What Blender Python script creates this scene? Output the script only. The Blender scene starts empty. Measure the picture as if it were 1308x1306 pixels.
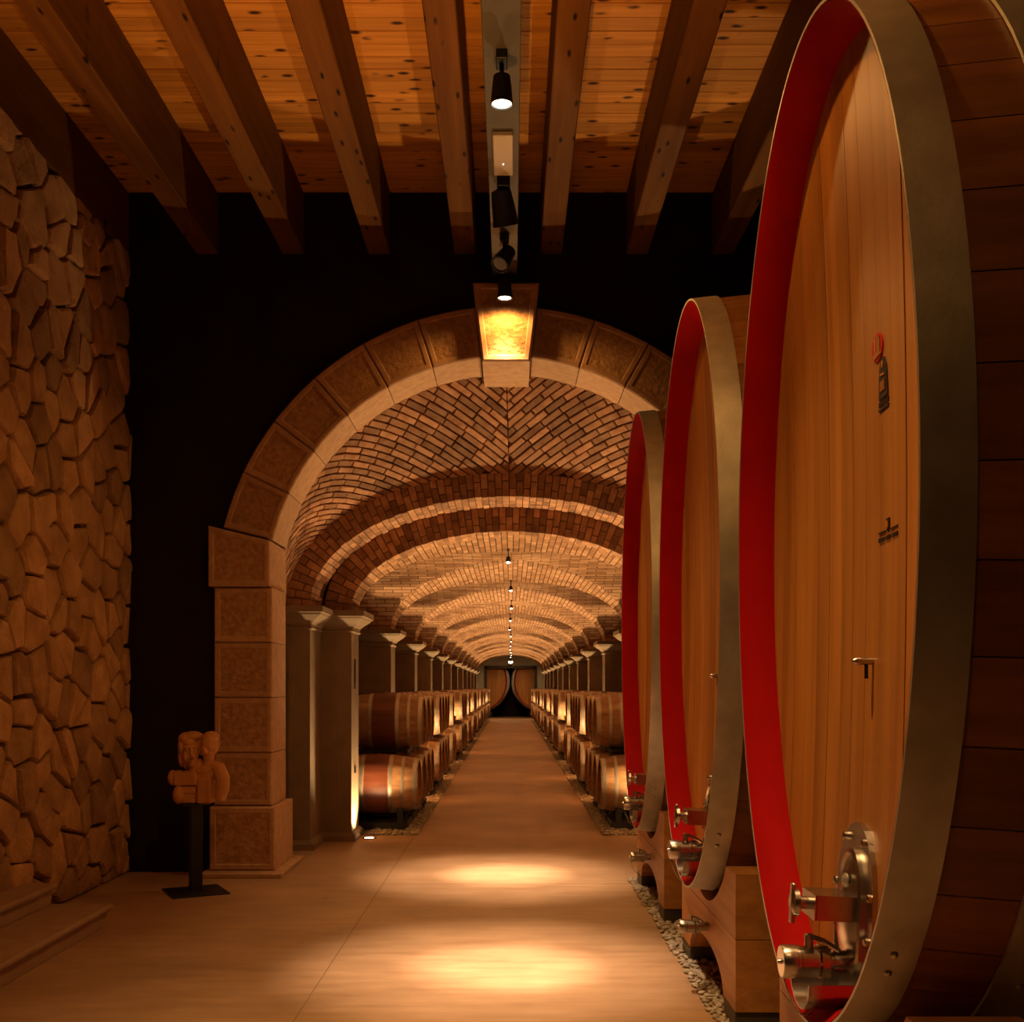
import bpy, bmesh, math, random
from mathutils import Vector, Matrix
from math import sin, cos, pi, sqrt, radians, atan2
random.seed(11)
scene = bpy.context.scene
C = scene.collection

# ------------------------------------------------------------------ camera
CAMZ = 1.62
cd = bpy.data.cameras.new('camera'); cam = bpy.data.objects.new('camera', cd); C.objects.link(cam)
cam.location = (0, 0, CAMZ); cam.rotation_euler = (pi/2, 0, 0)
cd.sensor_fit = 'HORIZONTAL'; cd.sensor_width = 36; cd.lens = 36*1400/1308
cd.shift_x = 0.0012; cd.shift_y = 225/1308; cd.clip_end = 200; cd.clip_start = 0.05
scene.camera = cam
# ------------------------------------------------------------------ world, exposure
w = bpy.data.worlds.new('world'); scene.world = w; w.use_nodes = True
w.node_tree.nodes['Background'].inputs[0].default_value = (1.0, 0.5, 0.2, 1)
w.node_tree.nodes['Background'].inputs[1].default_value = 0.0
scene.view_settings.view_transform = 'Standard'; scene.view_settings.look = 'None'
scene.view_settings.gamma = 1; scene.view_settings.use_curve_mapping = False
scene.view_settings.exposure = 0.0
# ------------------------------------------------------------------ light levels (W)
WARM = (1.0, 0.46, 0.115)
PALE = (1.0, 0.60, 0.25)
PALE2 = (1.0, 0.64, 0.30)
CORE = (1.0, 0.70, 0.46)
P_SPOT = 2900; P_MID = 1700; P_HALO = 270; P_SPILL = 30          # spots on the ceiling channel
P_CEIL_FILL = 1050                     # added floor uplights, out of view, brightening the front room ceiling
P_COL_UP = 165                       # recessed uplights at the vault piers
P_VAULT = 7                         # little spots under the vault crown
P_END = 130

def spot_light(name, loc, power, angle, blend, radius, color, rot=(0, 0, 0), parent=None):
    l = bpy.data.lights.new(name, 'SPOT'); l.energy = power; l.spot_size = radians(angle)
    l.spot_blend = blend; l.shadow_soft_size = radius; l.color = color
    o = bpy.data.objects.new(name, l); C.objects.link(o); o.location = loc; o.rotation_euler = rot
    if parent: o.parent = parent
    return o
def point_light(name, loc, power, radius, color, parent=None):
    l = bpy.data.lights.new(name, 'POINT'); l.energy = power; l.shadow_soft_size = radius; l.color = color
    o = bpy.data.objects.new(name, l); C.objects.link(o); o.location = loc
    if parent: o.parent = parent
    return o

# ------------------------------------------------------------------ materials
class NT:
    def __init__(s, name):
        s.m = bpy.data.materials.new(name); s.m.use_nodes = True
        s.t = s.m.node_tree; s.b = s.t.nodes['Principled BSDF']
    def n(s, typ, **kw):
        nd = s.t.nodes.new(typ)
        for k, v in kw.items():
            if k in nd.inputs: nd.inputs[k].default_value = v
            else: setattr(nd, k, v)
        return nd
    def l(s, a, b): s.t.links.new(a, b)
    def coords(s, kind='Object', scale=(1, 1, 1)):
        tc = s.n('ShaderNodeTexCoord'); mp = s.n('ShaderNodeMapping')
        mp.inputs['Scale'].default_value = scale
        s.l(tc.outputs[kind], mp.inputs['Vector']); return mp.outputs[0]
    def noise(s, vec, scale, detail=4, rough=.55):
        nd = s.n('ShaderNodeTexNoise', Scale=scale, Detail=detail, Roughness=rough); s.l(vec, nd.inputs['Vector']); return nd.outputs[0]
    def ramp(s, fac, stops):
        r = s.n('ShaderNodeValToRGB'); e = r.color_ramp.elements
        while len(e) < len(stops): e.new(.5)
        for k, (p, c) in enumerate(stops): e[k].position = p; e[k].color = (*c, 1)
        s.l(fac, r.inputs[0]); return r.outputs[0]
    def mix(s, a, b, fac, mode='MIX'):
        m = s.n('ShaderNodeMix', data_type='RGBA', blend_type=mode)
        for v, i in ((fac, 0), (a, 6), (b, 7)):
            if hasattr(v, 'is_linked'): s.l(v, m.inputs[i])
            elif i == 0: m.inputs[0].default_value = v
            else: m.inputs[i].default_value = (*v, 1)
        return m.outputs[2]
    def rnd(s, lo, hi):
        oi = s.n('ShaderNodeObjectInfo'); mr = s.n('ShaderNodeMapRange')
        mr.inputs['To Min'].default_value = lo; mr.inputs['To Max'].default_value = hi
        s.l(oi.outputs['Random'], mr.inputs['Value']); return mr.outputs[0]
    def vary(s, col, lo, hi):
        v = s.rnd(lo, hi); cb = s.n('ShaderNodeCombineColor')
        for i in range(3): s.l(v, cb.inputs[i])
        return s.mix(col, cb.outputs[0], 1.0, 'MULTIPLY')
    def bump(s, h, strength, dist=.01):
        b = s.n('ShaderNodeBump', Strength=strength, Distance=dist); s.l(h, b.inputs['Height'])
        s.l(b.outputs[0], s.b.inputs['Normal'])
    def done(s, col, rough=.7, metal=0, spec=.4):
        if hasattr(col, 'is_linked'): s.l(col, s.b.inputs['Base Color'])
        else: s.b.inputs['Base Color'].default_value = (*col, 1)
        if hasattr(rough, 'is_linked'): s.l(rough, s.b.inputs['Roughness'])
        else: s.b.inputs['Roughness'].default_value = rough
        s.b.inputs['Metallic'].default_value = metal; s.b.inputs['Specular IOR Level'].default_value = spec
        return s.m

def m_basic(name, c1, c2, scale=6, rough=.7, bump=.2, bscale=60, metal=0, rand=None, bdist=.01, spec=.4, detail=5):
    t = NT(name); v = t.coords()
    col = t.ramp(t.noise(v, scale, detail), [(.3, c1), (.7, c2)])
    if rand: col = t.vary(col, *rand)
    if bump: t.bump(t.noise(v, bscale, 6), bump, bdist)
    return t.done(col, rough, metal, spec)

def m_wood(name, dark, light, scale, rough=.5, rand=None, knots=0, bump=.15, kscale=(3, 8, 8), spec=.4):
    t = NT(name); v = t.coords(scale=scale)
    oi = t.n('ShaderNodeObjectInfo'); va = t.n('ShaderNodeVectorMath', operation='ADD')
    sc = t.n('ShaderNodeVectorMath', operation='SCALE'); sc.inputs['Scale'].default_value = 37.0
    cb = t.n('ShaderNodeCombineXYZ'); 
    for i in range(3): t.l(oi.outputs['Random'], cb.inputs[i])
    t.l(cb.outputs[0], sc.inputs[0]); t.l(v, va.inputs[0]); t.l(sc.outputs[0], va.inputs[1]); v2 = va.outputs[0]
    g = t.noise(v2, 1.0, 6, .6)
    col = t.ramp(g, [(.28, dark), (.5, tuple((a+b)/2 for a, b in zip(dark, light))), (.72, light)])
    if rand: col = t.vary(col, *rand)
    if knots:
        vk0 = t.coords(scale=kscale); ad = t.n('ShaderNodeVectorMath', operation='ADD'); t.l(vk0, ad.inputs[0]); t.l(sc.outputs[0], ad.inputs[1]); vk = ad.outputs[0]; vo = t.n('ShaderNodeTexVoronoi', Scale=1.0, voronoi_dimensions='2D'); t.l(vk, vo.inputs['Vector'])
        k = t.ramp(vo.outputs['Distance'], [(knots*.45, (1, 1, 1)), (knots, (0, 0, 0))])
        k = t.mix(k, t.ramp(t.noise(vk, .55, 2), [(.50, (0, 0, 0)), (.56, (1, 1, 1))]), 1.0, 'MULTIPLY')
        col = t.mix(col, (dark[0]*.10, dark[1]*.06, dark[2]*.05), k)
    if bump: t.bump(g, bump, .004)
    return t.done(col, rough, 0, spec)

M = {}
M['rubble'] = m_basic('rubble_stone', (.40, .21, .075), (.64, .37, .16), 5, .9, .7, 26, rand=(.6, 1.2), bdist=.03)
M['mortar'] = m_basic('wall_mortar', (.12, .065, .03), (.17, .095, .045), 8, .95, .6, 50)
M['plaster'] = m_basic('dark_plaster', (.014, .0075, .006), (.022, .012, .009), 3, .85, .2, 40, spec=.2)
M['side_plaster'] = m_basic('tunnel_plaster', (.07, .06, .045), (.10, .085, .065), 3, .85, .2, 40)
M['end_plaster'] = m_basic('olive_plaster', (.30, .27, .18), (.36, .32, .22), 3, .85, .2, 40)
M['pier'] = m_basic('pier_plaster', (.19, .13, .075), (.25, .175, .105), 4, .75, .15, 90)
M['sand'] = m_basic('dressed_sandstone', (.42, .24, .12), (.56, .34, .185), 14, .8, .35, 160, rand=(.88, 1.06))
def sand_rough():
    t = NT('bush_hammered_sandstone'); v = t.coords(); 
    n1 = t.noise(v, 30, 6, .65)
    col = t.ramp(t.noise(v, 22, 5), [(.3, (.36, .185, .07)), (.7, (.62, .36, .16))])
    col = t.vary(col, .85, 1.08); t.bump(n1, .9, .03); return t.done(col, .85)
M['sand_rough'] = sand_rough()
M['brick'] = m_basic('old_brick', (.30, .135, .06), (.52, .29, .155), 9, .9, .6, 70, rand=(.5, 1.25), bdist=.01)
M['vmortar'] = m_basic('vault_mortar', (.10, .055, .03), (.16, .09, .05), 8, .95, .5, 60)
def vault_brick():
    t = NT('vault_brickwork'); uv = t.coords('UV')
    br = t.n('ShaderNodeTexBrick', Scale=1.0); br.inputs['Brick Width'].default_value = .25; br.inputs['Row Height'].default_value = .066
    br.inputs['Mortar Size'].default_value = .006; br.inputs['Mortar Smooth'].default_value = .3; br.inputs['Bias'].default_value = -.1
    br.inputs['Color1'].default_value = (.33, .165, .075, 1); br.inputs['Color2'].default_value = (.60, .36, .20, 1)
    br.inputs['Mortar'].default_value = (.13, .07, .035, 1); t.l(uv, br.inputs['Vector'])
    v = t.coords(); n = t.noise(v, 5, 5); col = t.mix(br.outputs['Color'], t.ramp(n, [(.3, (.72, .66, .6)), (.7, (1.1, 1.08, 1.05))]), 1.0, 'MULTIPLY')
    sb = t.n('ShaderNodeMath', operation='SUBTRACT'); sb.inputs[0].default_value = 1.0; t.l(br.outputs['Fac'], sb.inputs[1])
    t.bump(sb.outputs[0], .9, .015); return t.done(col, .9)
M['vault'] = vault_brick()
def floor_mat():
    t = NT('polished_concrete'); v = t.coords(scale=(1.2, 7, 1)); v2 = t.coords()
    g = t.noise(v, 1.6, 8, .62); n = t.noise(v2, 1.3, 5)
    col = t.ramp(g, [(.3, (.36, .22, .12)), (.7, (.48, .31, .18))])
    col = t.mix(col, t.ramp(n, [(.3, (.80, .76, .72)), (.7, (1.08, 1.06, 1.04))]), 1.0, 'MULTIPLY')
    vo = t.n('ShaderNodeTexVoronoi', Scale=1.1); t.l(v2, vo.inputs['Vector'])
    sp = t.ramp(vo.outputs['Distance'], [(.0, (1, 1, 1)), (.035, (0, 0, 0))]); col = t.mix(col, (.16, .10, .06), sp)
    t.bump(t.noise(v2, 45, 5), .12, .004)
    rr = t.n('ShaderNodeMapRange'); rr.inputs['To Min'].default_value = .36; rr.inputs['To Max'].default_value = .6; t.l(g, rr.inputs['Value'])
    return t.done(col, rr.outputs[0], 0, .35)
M['floor'] = floor_mat()
M['joint'] = m_basic('floor_joint_filler', (.22, .135, .075), (.27, .17, .095), 9, .8, .1, 60)
M['step'] = m_basic('step_stone', (.34, .22, .13), (.42, .28, .17), 9, .6, .15, 120)
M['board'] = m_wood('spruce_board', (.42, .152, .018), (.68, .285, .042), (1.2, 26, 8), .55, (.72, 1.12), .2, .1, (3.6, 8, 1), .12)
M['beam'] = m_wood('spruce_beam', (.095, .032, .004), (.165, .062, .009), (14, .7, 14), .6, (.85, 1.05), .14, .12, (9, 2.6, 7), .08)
M['head'] = m_wood('cask_head_oak', (.36, .135, .022), (.56, .235, .045), (9, 14, .8), .42, (.72, 1.12), 0, .08)
M['stave'] = m_wood('cask_stave_oak', (.17, .056, .011), (.33, .12, .025), (1.2, 14, 14), .45, (.7, 1.15), 0, .1)
M['cradle'] = m_wood('cradle_oak', (.30, .115, .024), (.52, .225, .055), (9, 1.5, 16), .45, (.85, 1.1), 0, .1)
M['red'] = m_basic('red_lacquer', (.31, .002, .0015), (.37, .003, .002), 5, .75, .06, 60, spec=.08)
M['galv'] = m_basic('galvanised_steel', (.42, .40, .34), (.60, .57, .49), 7, .46, .06, 80, .85)
M['steel'] = m_basic('stainless_steel', (.42, .39, .35), (.54, .50, .45), 14, .27, .03, 60, 1.0)
M['oak'] = m_wood('barrel_oak', (.30, .14, .055), (.56, .31, .14), (2.5, 22, 22), .5, (.8, 1.1), 0, .1)
def stained():
    t = NT('barrel_oak_wine_band'); v = t.coords(scale=(2.5, 22, 22)); g = t.noise(v, 1, 5)
    base = t.ramp(g, [(.28, (.30, .14, .055)), (.72, (.56, .31, .14))])
    red = t.ramp(g, [(.28, (.13, .032, .014)), (.72, (.24, .07, .03))])
    tc = t.n('ShaderNodeTexCoord'); sx = t.n('ShaderNodeSeparateXYZ'); t.l(tc.outputs['Object'], sx.inputs[0])
    ab = t.n('ShaderNodeMath', operation='ABSOLUTE'); t.l(sx.outputs[0], ab.inputs[0])
    lt = t.n('ShaderNodeMath', operation='LESS_THAN'); t.l(ab.outputs[0], lt.inputs[0]); lt.inputs[1].default_value = .135
    col = t.vary(t.mix(base, red, lt.outputs[0]), .8, 1.1); t.bump(g, .1, .004); return t.done(col, .45)
M['oak_band'] = stained()
M['bhoop'] = m_basic('barrel_hoop_steel', (.46, .42, .34), (.62, .57, .47), 9, .42, .04, 80, .8)
M['black'] = m_basic('black_metal', (.012, .011, .01), (.02, .018, .016), 9, .5, .05, 80, .2)
M['channel'] = m_basic('grey_channel', (.06, .045, .028), (.08, .062, .04), 5, .55, .04, 60, .3)
M['white_plastic'] = m_basic('white_plastic', (.42, .32, .24), (.46, .36, .27), 5, .45, .02, 60)
M['gravel'] = m_basic('pale_gravel', (.26, .20, .135), (.56, .48, .36), 25, .85, .4, 90)
M['gbed'] = m_basic('gravel_bed', (.16, .115, .075), (.34, .27, .19), 60, .9, 1.0, 90, bdist=.02)
M['carve'] = m_wood('carved_lime_wood', (.46, .20, .05), (.66, .32, .10), (8, 8, 3), .45, None, 0, .1)
M['ink'] = m_basic('black_print', (.02, .012, .008), (.03, .018, .012), 20, .6, 0)
M['redprint'] = m_basic('red_print', (.42, .01, .008), (.5, .015, .01), 20, .5, 0)
M['dark_door'] = m_basic('dark_timber_frame', (.03, .018, .01), (.045, .027, .015), 9, .6, .1, 60)
def emit(name, col, k):
    t = NT(name); t.b.inputs['Base Color'].default_value = (.8, .8, .8, 1)
    t.b.inputs['Emission Color'].default_value = (*col, 1); t.b.inputs['Emission Strength'].default_value = k; return t.m
M['lens'] = emit('lamp_lens_lit', (1, .86, .6), 14)
M['lens_far'] = emit('vault_lamp_lens', (1, .84, .58), 12)
M['led'] = emit('status_led', (1, .8, .6), 4)
M['glass'] = m_basic('dull_lens', (.2, .18, .15), (.25, .22, .18), 9, .1, 0, 60, .3)

# ------------------------------------------------------------------ mesh building
class MB:
    def __init__(s): s.v = []; s.f = []; s.mi = []; s.uv = None
    def add(s, vs, fs, mi=0):
        o = len(s.v); s.v += [tuple(p) for p in vs]
        for f in fs: s.f.append([i+o for i in f]); s.mi.append(mi)
        return s
    def box(s, x0, x1, y0, y1, z0, z1, mi=0):
        v = [(x, y, z) for x in (x0, x1) for y in (y0, y1) for z in (z0, z1)]
        return s.add(v, [(0, 1, 3, 2), (4, 6, 7, 5), (0, 4, 5, 1), (2, 3, 7, 6), (0, 2, 6, 4), (1, 5, 7, 3)], mi)
    def cbox(s, x0, x1, y0, y1, z0, z1, c=.01, mi=0):
        # chamfered box
        n0 = len(s.v); bm = bmesh.new()
        bmesh.ops.create_cube(bm, size=1)
        for p in bm.verts:
            p.co = Vector(((x0+x1)/2+p.co.x*(x1-x0), (y0+y1)/2+p.co.y*(y1-y0), (z0+z1)/2+p.co.z*(z1-z0)))
        bmesh.ops.bevel(bm, geom=bm.edges[:], offset=c, segments=1, affect='EDGES')
        bm.verts.index_update()
        s.add([p.co[:] for p in bm.verts], [[q.index for q in f.verts] for f in bm.faces], mi); bm.free(); return s
    def loft(s, rings, close=True, cap0=True, cap1=True, mi=0):
        n = len(rings[0]); vs = [p for r in rings for p in r]; fs = []
        for k in range(len(rings)-1):
            for i in range(n if close else n-1):
                j = (i+1) % n; fs.append((k*n+i, k*n+j, (k+1)*n+j, (k+1)*n+i))
        if cap0: fs.append(tuple(range(n-1, -1, -1)))
        if cap1: fs.append(tuple((len(rings)-1)*n+i for i in range(n)))
        return s.add(vs, fs, mi)
    def lathe(s, prof, origin=(0, 0, 0), axis='Z', n=24, mi=0, cap=True):
        # prof: (t along axis, radius)
        ox, oy, oz = origin; rings = []
        for t, r in prof:
            ring = []
            for i in range(n):
                a = 2*pi*i/n; c, d = r*cos(a), r*sin(a)
                ring.append({'Z': (ox+c, oy+d, oz+t), 'X': (ox+t, oy+c, oz+d), 'Y': (ox+c, oy+t, oz+d)}[axis])
            rings.append(ring)
        return s.loft(rings, True, cap, cap, mi)
    def tube(s, pts, r, n=8, mi=0):
        pts = [Vector(p) for p in pts]; rings = []
        for i, p in enumerate(pts):
            d = (pts[min(i+1, len(pts)-1)]-pts[max(i-1, 0)]).normalized()
            u = d.cross(Vector((0, 0, 1)) if abs(d.z) < .9 else Vector((1, 0, 0))).normalized(); q = d.cross(u)
            rr = r[i] if isinstance(r, (list, tuple)) else r
            rings.append([tuple(p+(u*cos(2*pi*k/n)+q*sin(2*pi*k/n))*rr) for k in range(n)])
        return s.loft(rings, True, True, True, mi)
    def prism(s, poly, a0, a1, axis='Y', mi=0):
        def P(p, t): return {'Y': (p[0], t, p[1]), 'X': (t, p[0], p[1]), 'Z': (p[0], p[1], t)}[axis]
        return s.loft([[P(p, a0) for p in poly], [P(p, a1) for p in poly]], True, True, True, mi)
    def sphere(s, c, r, nu=12, nv=8, mi=0):
        rx, ry, rz = r if isinstance(r, (tuple, list)) else (r, r, r); rings = []
        for k in range(1, nv):
            t = pi*k/nv; rings.append([(c[0]+rx*sin(t)*cos(2*pi*i/nu), c[1]+ry*sin(t)*sin(2*pi*i/nu), c[2]-rz*cos(t)) for i in range(nu)])
        return s.loft(rings, True, True, True, mi)
    def mesh(s, name, mats, smooth=False):
        me = bpy.data.meshes.new(name); me.from_pydata(s.v, [], s.f)
        for m in (mats if isinstance(mats, (list, tuple)) else [mats]): me.materials.append(M[m])
        me.polygons.foreach_set('material_index', s.mi)
        if smooth: me.polygons.foreach_set('use_smooth', [True]*len(s.f))
        bm = bmesh.new(); bm.from_mesh(me); bmesh.ops.recalc_face_normals(bm, faces=bm.faces[:]); bm.to_mesh(me); bm.free()
        if smooth:
            try: me.set_sharp_from_angle(angle=radians(38))
            except Exception: pass
        me.update(); return me
    def build(s, name, mats, parent=None, smooth=False, loc=None):
        o = bpy.data.objects.new(name, s.mesh(name, mats, smooth)); C.objects.link(o)
        if parent: o.parent = parent
        if loc: o.location = loc
        return o

def tag(o, label=None, cat=None, group=None, kind=None):
    for k, v in (('label', label), ('category', cat), ('group', group), ('kind', kind)):
        if v: o[k] = v
    return o
def thing(name, label, cat, loc=(0, 0, 0), group=None, rz=0):
    o = bpy.data.objects.new(name, None); C.objects.link(o); o.location = loc; o.rotation_euler = (0, 0, rz)
    o.empty_display_size = .1
    return tag(o, label, cat, group)
def struct(o, label): return tag(o, label, None, None, 'structure')
def copy_tree(o, parent=None):
    c = o.copy(); C.objects.link(c)
    if parent: c.parent = parent
    for ch in o.children: copy_tree(ch, c)
    return c

ORD = ('first', 'second', 'third', 'fourth', 'fifth', 'sixth', 'seventh', 'eighth', 'ninth', 'tenth', 'eleventh', 'twelfth')
# 2-D helpers
def clip(poly, nx, ny, d):            # keep n.p <= d
    out = []
    for i in range(len(poly)):
        a, b = poly[i], poly[(i+1) % len(poly)]
        da, db = nx*a[0]+ny*a[1]-d, nx*b[0]+ny*b[1]-d
        if da <= 0: out.append(a)
        if (da < 0 < db) or (db < 0 < da):
            t = da/(da-db); out.append((a[0]+t*(b[0]-a[0]), a[1]+t*(b[1]-a[1])))
    return out
def area(p): return .5*sum(p[i][0]*p[(i+1) % len(p)][1]-p[(i+1) % len(p)][0]*p[i][1] for i in range(len(p)))
def inset(poly, d):                   # vertex offset inward for a CCW polygon
    n = len(poly); out = []
    for i in range(n):
        p0, p1, p2 = Vector(poly[i-1]), Vector(poly[i]), Vector(poly[(i+1) % n])
        e1 = (p1-p0).normalized(); e2 = (p2-p1).normalized()
        n1 = Vector((-e1.y, e1.x)); n2 = Vector((-e2.y, e2.x)); b = n1+n2
        k = max(.25, 1+n1.dot(n2)); q = p1+b*(d/k); out.append((q.x, q.y))
    return out
def convex_inset(poly, d):            # shrink a convex CCW polygon by clipping
    r = list(poly); n = len(poly)
    for i in range(n):
        a, b = poly[i], poly[(i+1) % n]; ex, ey = b[0]-a[0], b[1]-a[1]; l = sqrt(ex*ex+ey*ey)
        if l < 1e-6: continue
        nx, ny = ey/l, -ex/l
        r = clip(r, nx, ny, nx*a[0]+ny*a[1]-d)
        if len(r) < 3: return []
    return r

# ================================================================== SETTING
YW = 9.6; XL = -3.34; XR = 4.6; ZC = 5.95; ZB = 5.41; YB = -3.0; CX = -0.04
# floor
mb = MB(); mb.box(-3.9, XR+.3, YB-.3, 61, -.2, 0); struct(mb.build('floor', 'floor'), 'warm brown polished concrete floor running through the cellar')
fl = bpy.data.objects['floor']
mb = MB(); mb.box(-1.056, -1.050, 5.0, 57, .0, .0012); j = mb.build('floor_joint', 'joint', fl)
mb = MB(); mb.box(-1.05, 1.0, 9.02, 9.025, .0, .0010); j = mb.build('floor_joint', 'joint', fl)
# left wall with rubble stones
mb = MB(); mb.box(XL-.3, XL-.05, YB, YW+.4, 0, ZB)
wl = struct(mb.build('wall_left', 'mortar'), 'rough rubble stone wall of irregular brown stones')
def rubble():
    y0, y1, z0, z1 = 4.3, YW, .0, ZB; dy, dz = .275, .31; pts = []
    ny, nz = int((y1-y0)/dy)+1, int((z1-z0)/dz)+1
    for i in range(-1, ny+1):
        for k in range(-1, nz+1):
            pts.append((y0+(i+.5+random.uniform(-.46, .46))*dy, z0+(k+(.5 if i % 2 else 0)+.25+random.uniform(-.46, .46))*dz))
    cells = []
    for p in pts:
        if not (y0-.1 < p[0] < y1+.1 and z0-.1 < p[1] < z1+.1): continue
        poly = [(p[0]-.6, p[1]-.6), (p[0]+.6, p[1]-.6), (p[0]+.6, p[1]+.6), (p[0]-.6, p[1]+.6)]
        for q in pts:
            ex, ez = q[0]-p[0], q[1]-p[1]
            if q is p or abs(ex) > 1.1 or abs(ez) > 1.1: continue
            poly = clip(poly, ex, ez, (q[0]**2+q[1]**2-p[0]**2-p[1]**2)/2)
            if len(poly) < 3: break
        if len(poly) < 3: continue
        for nx_, nz_, d in ((-1, 0, -y0), (1, 0, y1), (0, -1, -z0), (0, 1, z1)):
            poly = clip(poly, nx_, nz_, d)
            if len(poly) < 3: break
        if len(poly) < 3: continue
        if area(poly) < 0: poly.reverse()
        a = convex_inset(poly, random.uniform(.008, .016))
        if len(a) < 3 or area(a) < .004: continue
        cells.append((area(a)*(1 if p[0] > 6.7 else .01), a))
    cells.sort(key=lambda c: -c[0])
    stuff = MB()
    for k, (ar, a) in enumerate(cells):
        cy = sum(p[0] for p in a)/len(a); cz = sum(p[1] for p in a)/len(a)
        # roughen the outline
        ring = []
        for i in range(len(a)):
            p, q = a[i], a[(i+1) % len(a)]; ring.append(p)
            L = sqrt((p[0]-q[0])**2+(p[1]-q[1])**2)
            if L > .1:
                j = random.uniform(-.012, .012); ring.append(((p[0]+q[0])/2+(p[1]-q[1])/L*j, (p[1]+q[1])/2-(p[0]-q[0])/L*j))
        def sh(f): return [(cy+(p[0]-cy)*f, cz+(p[1]-cz)*f) for p in ring]
        h = random.uniform(.05, .085); ty, tz = random.uniform(-.07, .07), random.uniform(-.10, .06)
        def X(p, hh): return XL-.05+hh+((p[0]-cy)*ty+(p[1]-cz)*tz)
        r0 = [(XL-.08, p[0], p[1]) for p in ring]; r1 = [(X(p, h*.62), p[0], p[1]) for p in sh(.985)]
        r2 = [(X(p, h*.92), p[0], p[1]) for p in sh(.93)]; r3 = [(X(p, h), p[0], p[1]) for p in sh(.7)]
        m = MB() if k < 290 else stuff
        m.loft([r0, r1, r2, r3], True, False, True)
        if k < 290: m.build('stone', 'rubble', wl)
    if stuff.v: tag(stuff.build('small_stones', 'rubble', wl), kind='stuff')
rubble()
# back wall with arch opening
RM = 2.538; AZ = 2.40
def arch_pts(rx, rz, cx, cz, n=40): return [(cx-rx*cos(pi*i/n), cz+rz*sin(pi*i/n)) for i in range(n+1)]
def arch_wall(name, mat, y0, y1, xl, xr, zt, rx, rz, cx, cz, label, z0=0):
    a = arch_pts(rx, rz, cx, cz)
    mb = MB(); n = len(a)
    inner = [(cx-rx, z0)]+a+[(cx+rx, z0)]; outer = [(xl, z0)]
    for (x, z) in a:
        dx, dz = x-cx, max(z-cz, 1e-6); k = min((xl-cx)/dx if dx < -1e-6 else ((xr-cx)/dx if dx > 1e-6 else 1e9), (zt-cz)/dz)
        outer.append((cx+dx*k, cz+dz*k))
    outer.append((xr, z0)); m = len(inner)
    # corner fix: snap the closest outer points to the corners
    for cxr in ((xl, zt), (xr, zt)):
        i = min(range(1, m-1), key=lambda q: (outer[q][0]-cxr[0])**2+(outer[q][1]-cxr[1])**2); outer[i] = cxr
    vs = [(p[0], y, p[1]) for y in (y0, y1) for ring in (inner, outer) for p in ring]; fs = []
    for i in range(m-1):
        fs += [(i, i+1, m+i+1, m+i), (2*m+i, 2*m+i+1, 3*m+i+1, 3*m+i), (i, i+1, 2*m+i+1, 2*m+i), (m+i, m+i+1, 3*m+i+1, 3*m+i)]
    mb.add(vs, fs); return struct(mb.build(name, mat), label)
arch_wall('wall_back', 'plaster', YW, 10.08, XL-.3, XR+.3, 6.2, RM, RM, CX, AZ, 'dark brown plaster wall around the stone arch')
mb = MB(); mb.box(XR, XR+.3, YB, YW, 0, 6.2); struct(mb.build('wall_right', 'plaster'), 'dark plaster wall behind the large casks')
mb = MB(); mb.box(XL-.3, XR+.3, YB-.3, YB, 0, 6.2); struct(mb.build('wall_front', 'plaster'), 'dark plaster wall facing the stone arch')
# ceiling boards
mb = MB(); mb.box(XL-.6, XR+.3, YB-.3, YW+.1, ZC+.03, ZC+.2); ce = struct(mb.build('ceiling', 'board'), 'knotty spruce board ceiling above the beams')
bw = .148; y = YW; k = 0
proto = MB().cbox(XL-.5, XR, -bw/2+.0015, bw/2-.0015, ZC, ZC+.035, .004).mesh('board', 'board')
while y > 2.4:
    o = bpy.data.objects.new('board', proto); C.objects.link(o); o.parent = ce; o.location = (0, y-bw/2, random.uniform(-.0015, .0015)); y -= bw
beam_x = [XL-.095]+[-2.655+.752*i for i in range(9)]
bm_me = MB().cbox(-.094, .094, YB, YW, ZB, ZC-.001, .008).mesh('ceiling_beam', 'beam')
bl = ['ceiling beam lying along the rubble stone wall']+['square spruce ceiling beam, number %s counted from the stone wall' % s for s in ('two', 'three', 'four', 'five', 'six', 'seven', 'eight', 'nine', 'ten')]
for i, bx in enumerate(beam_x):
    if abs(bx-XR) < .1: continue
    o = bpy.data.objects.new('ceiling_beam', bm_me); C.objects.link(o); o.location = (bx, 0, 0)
    tag(o, bl[i], 'beam', 'spruce beams under the board ceiling')

# ================================================================== STONE PORTAL
por = thing('stone_arch', 'sandstone arch with keystone and block jambs around the tunnel entrance', 'arch', (CX, 9.5, 0))
def block(name, poly, yf, yb, parent, margin=.045, cham=.012, recess=.008):
    if area(poly) < 0: poly = poly[::-1]
    p1 = inset(poly, .003); p2 = inset(poly, .003+cham); p3 = inset(poly, margin); p4 = inset(poly, margin+.01)
    mb = MB(); R = lambda P, y: [(p[0], y, p[1]) for p in P]
    mb.loft([R(p2, yb), R(p1, yb-cham), R(p1, yf+cham), R(p2, yf), R(p3, yf), R(p4, yf+recess)], True, True, False)
    mb.add(R(p4, yf+recess), [tuple(range(len(p4)))], 1)
    return mb.build(name, ['sand', 'sand_rough'], parent)
RI, RO = 2.083, 2.53
def polar(r, a): return (-r*cos(a), AZ+r*sin(a))
angs = [radians(13.8+11.7*k) for k in range(7)]
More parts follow.
